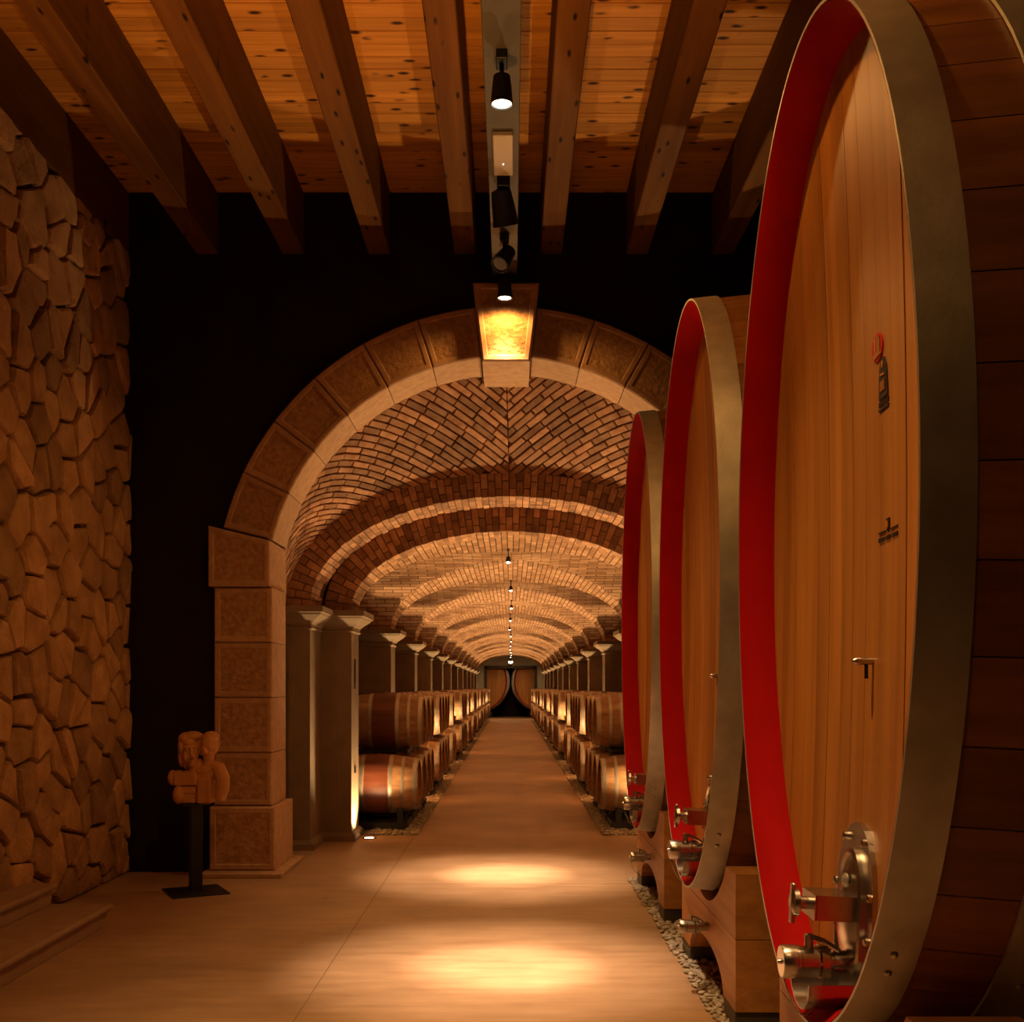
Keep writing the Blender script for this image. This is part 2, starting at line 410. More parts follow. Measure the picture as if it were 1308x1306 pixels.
for side in (1, -1):
    for k in range(6):
        a0, a1 = angs[k], angs[k+1]; n = 5
        poly = [polar(RI, a0+(a1-a0)*i/n) for i in range(n+1)]+[polar(RO, a1-(a1-a0)*i/n) for i in range(n+1)]
        block('voussoir', [(side*x, z) for x, z in poly], 0, .6, por)
    # impost: slanted top along the first radial joint
    t_in, t_out = polar(RI-.04, angs[0]), polar(RO+.06, angs[0])
    poly = [(-RO-.045, 2.488), (-RI+.045, 2.488), (-RI+.045, t_in[1]), (-RO-.045, t_out[1])]
    block('impost', [(side*x, z) for x, z in poly], -.05, .66, por)
    zz = [.589, 1.05, 1.53, 2.007, 2.488]
    for k in range(4):
        block('jamb_block', [(side*x, z) for x, z in [(-2.535, zz[k]), (-2.03, zz[k]), (-2.03, zz[k+1]), (-2.535, zz[k+1])]], 0, .6, por)
    block('plinth', [(side*x, z) for x, z in [(-2.555, .04), (-1.985, .04), (-1.985, .589), (-2.555, .589)]], -.08, .7, por, .05)
    mb = MB(); x0, x1 = (-2.60, -1.90) if side > 0 else (1.90, 2.60)
    mb.cbox(x0, x1, -.24, .78, 0, .04, .006); mb.build('base_slab', 'sand', por)
ak = radians(84.0)
def keypoly(rb, rt, wt, wb): return [(-wb, rb), (wb, rb), (wt, rt), (-wt, rt)]
block('keystone', keypoly(AZ+1.985, 5.06, .285, .205), -.2, .62, por, .05, .015)

# ================================================================== TUNNEL
ZS = 2.42; Y0 = 11.52; PITCH = 3.8; NB = 12; PD = .54; XP = 1.66; RISE = .8335; YE = Y0+PITCH*NB+.2; TX = -.015
for s, nm in ((-1, 'wall_tunnel_left'), (1, 'wall_tunnel_right')):
    mb = MB(); x0, x1 = (-3.6, -3.3) if s < 0 else (3.3, 3.6); mb.box(x0, x1, 10.08, YE, 0, 4.62)
    struct(mb.build(nm, 'side_plaster'), 'plain plaster side wall of the barrel tunnel, %s' % ('bust side' if s < 0 else 'cask side'))
# splay vault with chevron bricks: circle at Y=10.08 to ellipse at Y=10.86
def splay(th, wv):       # th: 0 crown, + to the right ; wv 0 front..1 back
    a = pi/2-th; ya = 10.06+.82*wv
    rx = 2.10+(2.22-2.10)*wv; rz = 2.10+(1.33-2.10)*wv; cz = 2.40+.02*wv; cx = CX+(TX-CX)*wv
    return Vector((cx+rx*cos(a), ya, cz+rz*sin(a)))
mb = MB(); n, m = 60, 6; off = .03
vs = []
for k in range(m+1):
    for i in range(n+1):
        th = -pi/2+pi*i/n; p = splay(th, k/m); nn = Vector((p.x-CX, 0.5, p.z-2.4)).normalized(); vs.append(tuple(p+nn*off))
mb.add(vs, [(k*(n+1)+i, k*(n+1)+i+1, (k+1)*(n+1)+i+1, (k+1)*(n+1)+i) for k in range(m) for i in range(n)])
spv = struct(mb.build('ceiling_splay', 'vmortar'), 'flared vault of chevron laid bricks behind the stone arch')
RU = 2.12
def chevrons():
    ang = radians(43); bl_, bt, gap = .245, .066, .013; res = []
    for side in (-1, 1):
        d = (cos(ang), sin(ang)); nn = (-sin(ang), cos(ang))
        for ci in range(-60, 70):
            offs = random.uniform(0, bl_) if ci % 2 else random.uniform(0, .4)*bl_
            for bi in range(-26, 14):
                s0 = bi*bl_+offs; t0 = ci*bt; g = gap/2
                c4 = [(s0+g, t0+g), (s0+bl_-g, t0+g), (s0+bl_-g, t0+bt-g), (s0+g, t0+bt-g)]
                poly = [(d[0]*a+nn[0]*b, d[1]*a+nn[1]*b) for a, b in c4]
                for nx, nv, dd in ((1, 0, -.004), (-1, 0, 3.28), (0, -1, -.0), (0, 1, 1.0)):
                    poly = clip(poly, nx, nv, dd)
                    if len(poly) < 3: break
                if len(poly) < 3 or abs(area(poly)) < .0012: continue
                if side > 0: poly = [(-u, v) for u, v in poly][::-1]
                res.append(poly)
    def pri(p):
        u = sum(q[0] for q in p)/len(p); return -abs(area(p))*(1.0 if -3.0 < u < 1.45 else .05)
    res.sort(key=pri); st = MB()
    for k, poly in enumerate(res):
        if area(poly) < 0: poly = poly[::-1]
        h = random.uniform(-.004, .006); ins = inset(poly, .004)
        def P(q, e):
            p = splay(q[0]/RU, q[1]); nv_ = Vector((p.x-CX, .8*(p.z-2.2)/2.2, p.z-2.4)).normalized(); return tuple(p-nv_*e)
        m_ = MB() if k < 295 else st
        m_.loft([[P(q, -.03) for q in poly], [P(q, .004+h) for q in poly], [P(q, .009+h) for q in ins]], True, False, True)
        if k < 295: m_.build('brick', 'brick', spv)
    if st.v: tag(st.build('outer_bricks', 'brick', spv), kind='stuff')
chevrons()
# brick ring arches
def ring_arch(name, a, b, cx, yf, rows, rowd, label, thick=.235):
    root = thing(name, label, 'arch', (cx, yf, ZS)); N = 720
    pts = [(-a*cos(pi*i/N), b*sin(pi*i/N)) for i in range(N+1)]; cum = [0]
    for i in range(N): cum.append(cum[-1]+sqrt((pts[i+1][0]-pts[i][0])**2+(pts[i+1][1]-pts[i][1])**2))
    n = round(cum[-1]/.0685)
    def at(sv):
        import bisect
        i = min(max(bisect.bisect(cum, sv)-1, 0), N-1); t = (sv-cum[i])/(cum[i+1]-cum[i])
        x, z = pts[i][0]+(pts[i+1][0]-pts[i][0])*t, pts[i][1]+(pts[i+1][1]-pts[i][1])*t
        nn = Vector((x/a/a, z/b/b)).normalized(); return Vector((x, z)), nn
    st = cum[-1]/n
    for c in range(n):
        p0, n0 = at(c*st+.004); p1, n1 = at((c+1)*st-.004)
        def piece(r0, r1, ya, yb):
            j = random.uniform(-.006, .004); cc = .004
            q = [p0+n0*r0, p1+n1*r0, p1+n1*r1, p0+n0*r1]; ctr = sum(q, Vector((0, 0)))/4
            qi = [v+(ctr-v).normalized()*cc for v in q]
            MB().loft([[(v.x, yb, v.y) for v in q], [(v.x, ya+j+cc, v.y) for v in q], [(v.x, ya+j, v.y) for v in qi]]).build('brick', 'brick', root)
        e = random.uniform(-.005, .005); sp = (.152 if c % 2 else .078)
        piece(e, sp, 0, rowd-.008); piece(sp+.008, thick, 0, rowd-.008)
        for r in range(1, rows): piece(e+random.uniform(-.003, .003), .09, r*rowd, (r+1)*rowd-.008)
    # mortar bed behind the bricks
    mbk = MB(); n2 = 60; R0 = [(-(a+.012)*cos(pi*i/n2), (b+.012)*sin(pi*i/n2)) for i in range(n2+1)]
    R1 = [(-(a+thick-.01)*cos(pi*i/n2), (b+thick-.01)*sin(pi*i/n2)) for i in range(n2+1)]; D = rows*rowd; k = n2+1
    vs = [(p[0], y, p[1]) for y in (.012, D) for R in (R0, R1) for p in R]; fs = []
    for i in range(n2): fs += [(i, i+1, k+i+1, k+i), (i, i+1, 2*k+i+1, 2*k+i), (2*k+i, 2*k+i+1, 3*k+i+1, 3*k+i), (k+i, k+i+1, 3*k+i+1, 3*k+i)]
    mbk.add(vs, fs); mbk.build('mortar_bed', 'vmortar', root); return root
YA = 10.87
ring_arch('brick_arch', 1.98, 1.09, TX, YA, 3, .225, 'wider brick arch ring on the shallow pilasters behind the stone portal')
ring_arch('brick_arch', XP, RISE, TX, Y0-.01, 2, .24, 'narrower brick arch ring carrying the start of the barrel vault', .285)
arch_wall('wall_spandrel', 'vmortar', YA+.02, Y0, -3.6, 3.6, 4.62, 2.19, 1.30, TX, ZS, 'masonry infill above the wider brick arch', 2.42)
arch_wall('wall_tunnel_end', 'end_plaster', YE, YE+.3, -3.6, 3.6, 3.6, .1, .1, -.02, 2.80-.1, 'olive plaster wall at the far end of the tunnel', 2.6)
# (the end wall below the lintel: two flanks)
ew = bpy.data.objects['wall_tunnel_end']
for x0, x1 in ((-3.6, -1.37), (1.35, 3.6)): MB().box(x0, x1, YE, YE+.3, 0, 2.6).build('flank', 'end_plaster', ew)
# vault bays (shared mesh)
def bay_mesh():
    xs = [-3.3+(3.3-XP)*i/10 for i in range(10)]+[XP*sin(-pi/2+pi*i/72) for i in range(73)]+[XP+(3.3-XP)*(i+1)/10 for i in range(10)]
    L = PITCH-PD; ys = [PD*i/4 for i in range(4)]+[PD+L/2+L/2*sin(-pi/2+pi*i/48) for i in range(49)]
    ex = lambda x: RISE*sqrt(max(0, 1-(x/XP)**2)) if abs(x) < XP else 0
    def ez(y):
        if y < PD: return 0
        t = (y-PD-L/2)/(L/2); return .865*sqrt(max(0, 1-t*t))
    vs = [(x, y, max(ex(x), ez(y))) for y in ys for x in xs]; nx = len(xs); fs = []
    ax = [0]; 
    for i in range(1, nx): ax.append(ax[-1]+sqrt((xs[i]-xs[i-1])**2+(ex(xs[i])-ex(xs[i-1]))**2))
    ay = [0]
    for i in range(1, len(ys)): ay.append(ay[-1]+sqrt((ys[i]-ys[i-1])**2+(ez(ys[i])-ez(ys[i-1]))**2))
    uvs = []
    for k in range(len(ys)-1):
        for i in range(nx-1):
            f = (k*nx+i, k*nx+i+1, (k+1)*nx+i+1, (k+1)*nx+i); fs.append(f)
            xm, ym = (xs[i]+xs[i+1])/2, (ys[k]+ys[k+1])/2
            lon = ex(xm) >= ez(ym)
            for (q, r) in ((i, k), (i+1, k), (i+1, k+1), (i, k+1)):
                uvs.append((ys[r], ax[q]) if lon else (xs[q]+.1, ay[r]))
    me = bpy.data.meshes.new('vault_bay'); me.from_pydata(vs, [], fs); me.materials.append(M['vault'])
    ul = me.uv_layers.new(name='UVMap'); ul.data.foreach_set('uv', [c for p in uvs for c in p]); me.update(); return me
bme = bay_mesh()
for k in range(NB):
    o = bpy.data.objects.new('ceiling_vault', bme); C.objects.link(o); o.location = (TX, Y0+PITCH*k, ZS)
    tag(o, 'brick groin vault over the barrel aisle, %s bay from the stone arch' % ORD[k], None, 'vault bays along the tunnel', 'structure')
MB().box(-3.6, 3.6, 10.0, YE+.3, 4.62, 4.8).build('ceiling_slab', 'side_plaster'); struct(bpy.data.objects['ceiling_slab'], 'rough slab above the brick vault')
# piers
def make_pier(depth, xin, x_out, label, group, loc):
    root = thing('pier', label, 'pillar', loc, group)
    # local: aisle face at x=0, pier runs to -x_out ; y from 0..depth
    def rect(e, z): return [(-x_out, -e, z), (e, -e, z), (e, depth+e, z), (-x_out, depth+e, z)]
    MB().loft([rect(0, .1), rect(0, 2.2)]).build('shaft', 'pier', root)
    MB().loft([rect(.045, 0), rect(.045, .06), rect(.02, .085), rect(.0, .1)]).build('base', 'pier', root)
    prof = [(.0, 2.195), (.018, 2.2), (.022, 2.212), (.012, 2.225), (.02, 2.25), (.045, 2.28), (.085, 2.31), (.118, 2.335), (.13, 2.355), (.15, 2.36), (.15, 2.418)]
    MB().loft([rect(e, z) for e, z in prof]).build('capital', 'pier', root)
    # recessed panel border on the face towards the entrance
    for (a, b, c, d) in ((-x_out+.12, -.16, .35, .40), (-x_out+.12, -.16, 1.95, 2.0), (-x_out+.12, -x_out+.17, .40, 1.95), (-.21, -.16, .40, 1.95)):
        MB().box(a, b, -.012, .002, c, d).build('panel_moulding', 'pier', root)
    return root
p0 = make_pier(PD, XP, 1.62, 'pier with lit aisle face between barrel bays, %s', 'piers', (0, 0, 0))
side_txt = {-1: 'bust side', 1: 'large cask side'}
first = True
for s in (-1, 1):
    for k in range(NB):
        r = p0 if first else copy_tree(p0); first = False
        r.location = (TX+s*XP, Y0+PITCH*k, 0)
        r.scale = (1 if s < 0 else -1, 1, 1)
        r['group'] = 'tunnel piers ' + ('bust side' if s < 0 else 'cask side')
        r['label'] = ('plaster pier with flared capital, %s from the stone arch, %s' % (ORD[k], side_txt[s])) if k else ('first pier with ornament on its lit face beside the stone jamb' if s < 0 else 'first plaster pier behind the large casks')
mb = MB(); mb.prism([(.20, 1.60), (.235, 1.66), (.25, 1.78), (.22, 1.92), (.19, 1.80), (.18, 1.68)], .001, .014, 'X'); mb.build('ornament', 'black', p0)
mb = MB(); mb.cbox(.0, .012, .2, .28, .70, .78, .003); mb.build('socket_plate', 'black', p0)
pa = make_pier(.62, 1.98, 1.3, 'shallow dark pilaster just behind the stone jamb, bust side', 'pilasters', (TX-1.98, 10.89, 0)); del pa['group']
pb = copy_tree(pa); pb.location = (TX+1.98, 10.89, 0); pb.scale = (-1, 1, 1); pb['label'] = 'shallow dark pilaster just behind the stone jamb, cask side'
for s in (-1, 1):
    mb = MB(); x0, x1 = (-3.35, -2.22) if s < 0 else (2.2, 3.35); mb.box(x0, x1, 10.08, 10.86, 0, 2.6)
    struct(mb.build('wall_return', 'side_plaster'), 'short plaster wall return between portal and pilaster, ' + ('bust side' if s < 0 else 'cask side'))

# ================================================================== FLOOR UPLIGHTS, VAULT LAMPS
def uplight_proto():
    r = thing('floor_uplight', 'x', 'lamp', (0, 0, 0))
    MB().lathe([(0, .075), (.006, .075), (.008, .07), (.008, .05), (.004, .05)], n=28).build('bezel', 'steel', r, True)
    MB().lathe([(.003, .05), (.0065, .049)], n=28).build('lens', 'lens', r)
    return r
upl = uplight_proto(); first = True
for s in (-1, 1):
    for k in range(NB):
        r = upl if first else copy_tree(upl); first = False
        r.location = (TX+s*1.5, Y0+PITCH*k+.2, 0)
        r['group'] = 'floor uplights ' + ('bust side' if s < 0 else 'cask side')
        r['label'] = 'round floor uplight at the foot of the %s pier from the arch, %s' % (ORD[k], side_txt[s])
        spot_light('uplight_beam', (0, 0, .03), P_COL_UP*(1.7 if k == 0 else 1), 128, .7, .04, PALE2, (pi, 0, 0), r)
def spot_can(name, label, loc, drop, tilt, lit, size=1.0, group=None, mats='black'):
    r = thing(name, label, 'spotlight', loc, group)      # origin at the mounting point
    MB().cbox(-.03*size, .03*size, -.06*size, .06*size, -.05*size, 0, .004).build('adapter', 'black', r)
    MB().lathe([(-.05*size, .012*size), (-drop+.06*size, .012*size)], n=10).build('stem', 'black', r)
    can = MB().lathe([(.085*size, .020*size), (.075*size, .045*size), (.02*size, .052*size), (-.055*size, .058*size), (-.075*size, .062*size), (-.075*size, .055*size), (-.06*size, .05*size)], n=24).build('lamp_head', 'black', r, True)
    can.location = (0, 0, -drop); can.rotation_euler = tilt
    MB().lathe([(-.066*size, .05*size), (-.0695*size, .046*size)], n=24).build('lens', lit if lit else 'glass', can)
    return r, can
for k in range(NB):
    r, can = spot_can('vault_spotlight', 'small black spotlight under the brick vault, %s from the stone arch' % ORD[k], ((-.03, .0, .012, -.01)[k % 4], Y0+PITCH*k+1.45, 3.255), .13, (radians(-20), 0, 0), 'lens_far', .5, 'small spotlights along the vault crown')
    spot_light('vault_beam', (0, 0, -.07), P_VAULT, 110, .8, .03, PALE, (0, 0, 0), can)
r, can = spot_can('end_spotlight', 'bright lamp hanging in front of the far cask doorway', (-.01, YE-2.3, 3.25), .24, (radians(12), 0, 0), 'lens', 1.6)
MB().sphere((0, 0, -.13), (.11, .11, .075), 16, 10).build('globe', 'lens', can, True)
spot_light('end_beam', (0, 0, -.24), P_END, 172, .6, .1, PALE2, (0, 0, 0), can)

# ================================================================== CEILING CHANNEL AND SPOTS
ch = thing('lighting_channel', 'long grey lighting channel hung between the ceiling beams', 'channel', (-.05, 0, 5.14))
MB().cbox(-.105, .105, -2.5, 9.44, 0, .06, .004).build('channel_body', 'channel', ch)
for y in (8.32, 4.6, 1.0): MB().box(-.107, .107, y, y+.008, -.002, .062).build('joint', 'black', ch)
for y in (9.1, 7.2, 5.0, 2.0, -1.0): MB().box(-.008, .008, y, y+.02, .06, ZC-5.14).build('hanger', 'black', ch)
em = thing('emergency_light', 'pale rectangular emergency light on the ceiling channel', 'lamp', (-.05, 7.2, 5.14))
MB().cbox(-.065, .065, -.27, .27, -.035, 0, .006).build('housing', 'white_plastic', em)
MB().lathe([(-.04, .004), (-.034, .005)], (0, .1, 0), n=10).build('led', 'led', em)
lab = {6.1: 'lit black ceiling spotlight between cask beams and emergency light', 9.14: 'lit black spotlight right above the arch keystone'}
for y in (6.1, 9.14, 3.4, .8):  # last two are added out of view to light near cask, steps, wall
    r, can = spot_can('ceiling_spotlight', lab.get(y, 'added unseen black spotlight on the channel %s' % ('over the nearest cask' if y == 3.4 else 'before the casks')), (-.05, y, 5.14), .2, (radians(0), 0, 0), 'lens', 1.05, 'spotlights on the ceiling channel')
    spot_light('spot_beam', (0, 0, -.105), P_SPOT*(1 if y > 5 else (.2 if y > 2 else .05)), 16 if y > 5 else 70, 1.0, .04, CORE if y > 5 else PALE, (radians(3) if y < 9 else radians(4), 0, 0), can)
    if y > 5: spot_light('halo_beam', (0, 0, -.105), P_HALO, 66, 1.0, .04, PALE, (radians(3), 0, 0), can); spot_light('mid_beam', (0, 0, -.105), P_MID, 33, 1.0, .04, CORE, (radians(3), 0, 0), can)
    spot_light('spill_beam', (0, 0, -.105), P_SPILL*(1 if y > 5 else (3.3 if y > 2 else 1.3)), 165, .4, .05, WARM, (0, 0, 0), can)
spot_can('ceiling_spotlight', 'unlit black spotlight with round head beside the emergency light', (-.05, 7.62, 5.14), .19, (radians(25), radians(-10), 0), None, 1.5, 'spotlights on the ceiling channel')
spot_can('ceiling_spotlight', 'unlit black spotlight tilted down, nearer the keystone', (-.05, 8.55, 5.14), .17, (radians(-28), radians(28), 0), None, 1.2, 'spotlights on the ceiling channel')
# floor uplights added out of view to brighten boards and beams
for x, y in ((-.4, 5.05), (-.9, .6)):
    r = copy_tree(upl); r.location = (x, y, 0); r['label'] = 'added unseen floor uplight brightening the ceiling, %s the nearest cask' % ('beside' if y > 2 else 'before'); r['group'] = 'added front room floor uplights'
    for c in list(r.children):
        if c.type == 'LIGHT': bpy.data.objects.remove(c)
    spot_light('ceiling_fill', (0, 0, .03), P_CEIL_FILL*(1 if y > 2 else .3), 66 if y > 2 else 76, 1.0, .05, WARM, (pi, radians(-4) if y > 2 else 0, 0), r)

# ================================================================== LARGE CASKS
A0, B0, BUL, CL = 1.005, 1.575, .082, 2.3; CZ = 2.12; XRIM = .95; RED_D = .15
def rad(x): return BUL*sin(pi*min(max(x/CL, 0), 1))
def ell(x, d, t): r = rad(x)+d; return ((A0+r)*cos(t), (B0+r)*sin(t))
def head_x(y, z): 
    q = 1-(y/.93)**2-(z/1.5)**2; return RED_D-.015+.045*max(q, -.4)
def on_head(y, z, e): return (head_x(y, z)-e, y, CZ+z)
def make_cask(marks):
    r = thing('cask', 'x', 'cask')
    N = 44; ts = [2*pi*i/N for i in range(N)]
    for i in range(N):
        t0, t1 = ts[i]+.0012, ts[i]+2*pi/N-.0012; cols = [t0+(t1-t0)*k/3 for k in range(4)]
        xs = [CL*k/10 for k in range(11)]
        prof = [(x if x else .004, 0) for x in xs]+[(CL, -.06), (RED_D+.06, -.075), (RED_D-.02, -.072), (.05, -.045)]
        rings = []
        for t in cols:
            rings.append([(x,)+tuple(c+(CZ if q else 0) for q, c in enumerate(ell(x, d, t))) for x, d in prof])
        mb = MB(); n = len(prof); vs = [p for g in rings for p in g]
        for k in range(3):
            for q in range(n):
                w_ = (q+1) % n; red = q in (n-3, n-2, n-1)
                mb.f.append([k*n+q, k*n+w_, (k+1)*n+w_, (k+1)*n+q]); mb.mi.append(1 if red else 0)
        mb.v = vs; mb.build('stave', ['stave', 'red'], r)
    mb = MB(); prof = [(.001, -.001), (.05-.002, -.046), (RED_D-.022, -.075), (RED_D+.05, -.078), (RED_D+.05, -.066), (.06, -.03), (.02, -.004)]; rings = [[(x,)+tuple(c+(CZ if q else 0) for q, c in enumerate(ell(x, d, 2*pi*i/120))) for x, d in prof] for i in range(120)]; rings.append(rings[0])
    mb.loft(rings, True, False, False); mb.build('painted_chime', 'red', r, True)
    # head planks
    ys = [-.98]; 
    while ys[-1] < .90: ys.append(ys[-1]+random.uniform(.105, .165))
    ys[-1] = .98
    for y0, y1 in zip(ys[:-1], ys[1:]):
        y0 += .0012; y1 -= .0012; mb = MB(); rows = 16; rings = []; jx = random.uniform(-.0015, .0015)
        for k in range(rows+1):
            f = -1+2*k/rows; ring = []
            for yy in (y0, (y0+y1)/2, y1):
                yc = max(-.965, min(.965, yy)); h = 1.535*sqrt(max(0, 1-(yc/.966)**2)); ring.append((head_x(yc, f*h)+jx, yc, CZ+f*h))
            ring += [(p[0]+.05, p[1], p[2]) for p in ring[::-1]]
            rings.append(ring)
        mb.loft(rings); mb.build('head_plank', 'head', r)
    # back head
    mb = MB(); mb.add([(CL-.12, .97*cos(2*pi*i/48), CZ+1.54*sin(2*pi*i/48)) for i in range(48)]+[(CL-.08, .97*cos(2*pi*i/48), CZ+1.54*sin(2*pi*i/48)) for i in range(48)],
        [tuple(range(48)), tuple(range(95, 47, -1))]); mb.build('back_head', 'head', r)
    # hoops
    for (x0, x1) in ((0, .128), (.34, .48), (.80, .92), (1.38, 1.50), (1.82, 1.96), (CL-.128, CL)):
        mb = MB(); n = 96; xs = [x0+(x1-x0)*k/4 for k in range(5)]
        prof = [(x, .003) for x in xs]+[(x, .013) for x in xs[::-1]]; rings = []
        for i in range(n):
            t = 2*pi*i/n; rings.append([(x,)+tuple(c+(CZ if q else 0) for q, c in enumerate(ell(x, d, t))) for x, d in prof])
        rings.append(rings[0]); mb.loft(rings, True, False, False); h = mb.build('hoop', 'galv', r, True)
        for rv in (-.03, .03):
            yv, zv = ell((x0+x1)/2, .012, pi+.9+rv); MB().sphere(((x0+x1)/2, yv, CZ+zv), .012, 8, 6).build('rivet', 'galv', h)
    # hatch with fittings (centred slightly towards the entrance side)
    hy = -.1; hx = head_x(-.28, .64-CZ)-.002
    def arch_poly(hw, zb, zm, zt, n=16):
        return [(hy-hw, zb+.05), (hy-hw+.05, zb), (hy+hw-.05, zb), (hy+hw, zb+.05), (hy+hw, zm)]+[(hy+hw*cos(pi*i/n), zm+(zt-zm)*sin(pi*i/n)) for i in range(1, n)]+[(hy-hw, zm)]
    hatch = MB(); hatch.prism(arch_poly(.185, .64, .93, 1.18), hx-.014, hx+.07, 'X'); hp = hatch.build('hatch_plate', 'steel', r); hp['label'] = 'arched stainless hatch plate'
    door = MB(); pl = arch_poly(.118, .72, .90, 1.10); ctr = (hy, .91)
    def shr(f): return [(ctr[0]+(p[0]-ctr[0])*f, ctr[1]+(p[1]-ctr[1])*f) for p in pl]
    door.loft([[(hx-e, p[0], p[1]) for p in shr(f)] for f, e in ((1.0, .012), (1.0, .028), (.93, .034), (.88, .026), (.84, .026), (.55, .044), (.2, .05))], True, False, True)
    d = door.build('hatch_door', 'steel', hp, True)
    MB().lathe([(-.058, .012), (-.05, .022), (-.044, .022)], (hx, hy-.02, 1.0), 'X', 14).build('badge', 'galv', hp, True)
    for (by, bz) in ((-.165, .72), (-.165, .84), (-.165, .97), (.165, .72), (.165, .84), (.165, .97), (-.09, 1.125), (.09, 1.125)):
        MB().lathe([(-.03, .009), (-.026, .014), (-.012, .014)], (hx, hy+by, bz), 'X', 10).build('bolt', 'steel', hp, True)
    # clamp bracket with wing nut
    br = MB(); zb = .93
    br.box(hx-.15, hx-.01, hy-.075, hy-.068, zb-.05, zb+.02); br.box(hx-.15, hx-.01, hy+.068, hy+.075, zb-.05, zb+.02); br.box(hx-.15, hx-.01, hy-.075, hy+.075, zb+.02, zb+.027)
    br.box(hx-.155, hx-.148, hy-.075, hy+.075, zb-.05, zb+.027); bo = br.build('clamp_bracket', 'steel', hp)
    kn = MB(); kn.lathe([(-.19, .014), (-.19, .02), (-.155, .02), (-.155, .012)], (hx, hy, zb-.01), 'X', 16)
    kn.lathe([(-.21, .03), (-.205, .042), (-.19, .045), (-.187, .03)], (hx, hy, zb-.01), 'X', 18); kn.cbox(hx-.212, hx-.196, hy-.012, hy+.012, zb-.075, zb+.05, .003)
    kn.build('wing_nut', 'steel', hp, True)
    R_ = Matrix.Rotation(.05, 4, 'Y'); pv = Vector((hx, 0, .64)); hp.matrix_basis = Matrix.Translation(pv) @ R_ @ Matrix.Translation(-pv)
    tap(r, hx-.014, hy, .745, 1.0)
    # drip tray: curved sheet under the tap
    dt = MB(); n = 10; arc = [(hy+.115*cos(pi+pi*i/n), .70+.10*sin(pi+pi*i/n)) for i in range(n+1)]
    ring_o = [[(x, p[0], p[1]) for p in arc] for x in (hx-.005, hx-.13, hx-.17)]
    ring_i = [[(x, hy+(p[0]-hy)*.965, .70+(p[1]-.70)*.965) for p in arc] for x in (hx-.17, hx-.13, hx-.005)]
    dt.loft(ring_o+ring_i, False, False, False); dt.build('drip_tray', 'steel', r, True)
    # sampling cock higher up on the head
    sy, sz = -.16, 1.68; sx = head_x(sy, sz-CZ); sm = MB(); sm.lathe([(.02, .011), (-.035, .011), (-.04, .014), (-.055, .012), (-.065, .006)], (sx, sy, sz), 'X', 14); sc = sm.build('sampling_cock', 'steel', r, True)
    MB().lathe([(-.045, .006), (0, .006)], (sx-.022, sy, sz-.008), 'Z', 10).build('spout', 'black', sc, True)
    if marks:
        def patch(name, pts, mat, e=.0):
            mb = MB(); a = [on_head(p[0], p[1]-CZ, e+.005) for p in pts]; b = [(q[0]+.006, q[1], q[2]) for q in a]
            mb.loft([b, a], True, False, True); return mb.build(name, mat, r)
        cy, cz_ = -.215, 2.625
        em_ = patch('emblem_disc', [(cy+.052*cos(2*pi*i/24), cz_+.042*sin(2*pi*i/24)) for i in range(24)], 'redprint')
        for (a, b, c, d_) in ((-.03, -.022, -.016, .026), (-.012, -.026, .0, .034), (.008, -.012, .02, .03)):
            patch('emblem_stroke', [(cy+a, cz_+b), (cy+c, cz_+b), (cy+c, cz_+d_), (cy+a, cz_+d_)], 'head', .0024)
        patch('emblem_stroke', [(cy-.04, cz_-.026), (cy+.02, cz_-.034), (cy+.04, cz_-.018), (cy-.02, cz_-.014)], 'head', .0026)
        ky, kz = -.265, 2.462
        patch('emblem_figure', [(ky-.043, kz), (ky+.043, kz), (ky+.036, kz+.07), (ky+.03, kz+.095), (ky+.014, kz+.118), (ky-.014, kz+.118), (ky-.03, kz+.095), (ky-.036, kz+.07)], 'ink')
        patch('emblem_stroke', [(ky+.007*cos(2*pi*i/10), kz+.098+.011*sin(2*pi*i/10)) for i in range(10)], 'head', .0024)
        patch('emblem_stroke', [(ky-.022, kz+.02), (ky+.022, kz+.02), (ky+.022, kz+.05), (ky-.022, kz+.05)], 'stave', .0024)
        patch('emblem_stroke', [(ky-.022, kz+.062), (ky+.022, kz+.068), (ky+.022, kz+.075), (ky-.022, kz+.069)], 'head', .0024)
        for i in range(7): patch('emblem_letter', [(ky-.046+i*.0135, kz-.022), (ky-.037+i*.0135, kz-.022), (ky-.037+i*.0135, kz-.007-.004*(i % 2)), (ky-.046+i*.0135, kz-.007)], 'ink')
        patch('emblem_line', [(ky-.046, kz-.034), (ky+.046, kz-.034), (ky+.046, kz-.028), (ky-.046, kz-.028)], 'ink')
        ly, lz = -.30, 2.062
        for a, b in ((-.09, -.022), (.022, .09)): patch('mark_line', [(ly+a, lz), (ly+b, lz), (ly+b, lz+.0035), (ly+a, lz+.0035)], 'ink')
        sh_ = [(-.014, .036), (-.014, .008), (0, -.004), (.014, .008), (.014, .036)]
        patch('mark_shield', [(ly+a, lz+b) for a, b in sh_], 'ink'); patch('mark_shield_field', [(ly+a*.6, lz+.016+(b-.016)*.6) for a, b in sh_], 'head', .0024)
        for i in range(13):
            if i in (4, 8): continue
            a = -.09+i*.014; patch('mark_letter', [(ly+a, lz-.026), (ly+a+.010, lz-.026), (ly+a+.010, lz-.014), (ly+a, lz-.014)], 'ink')
    return r
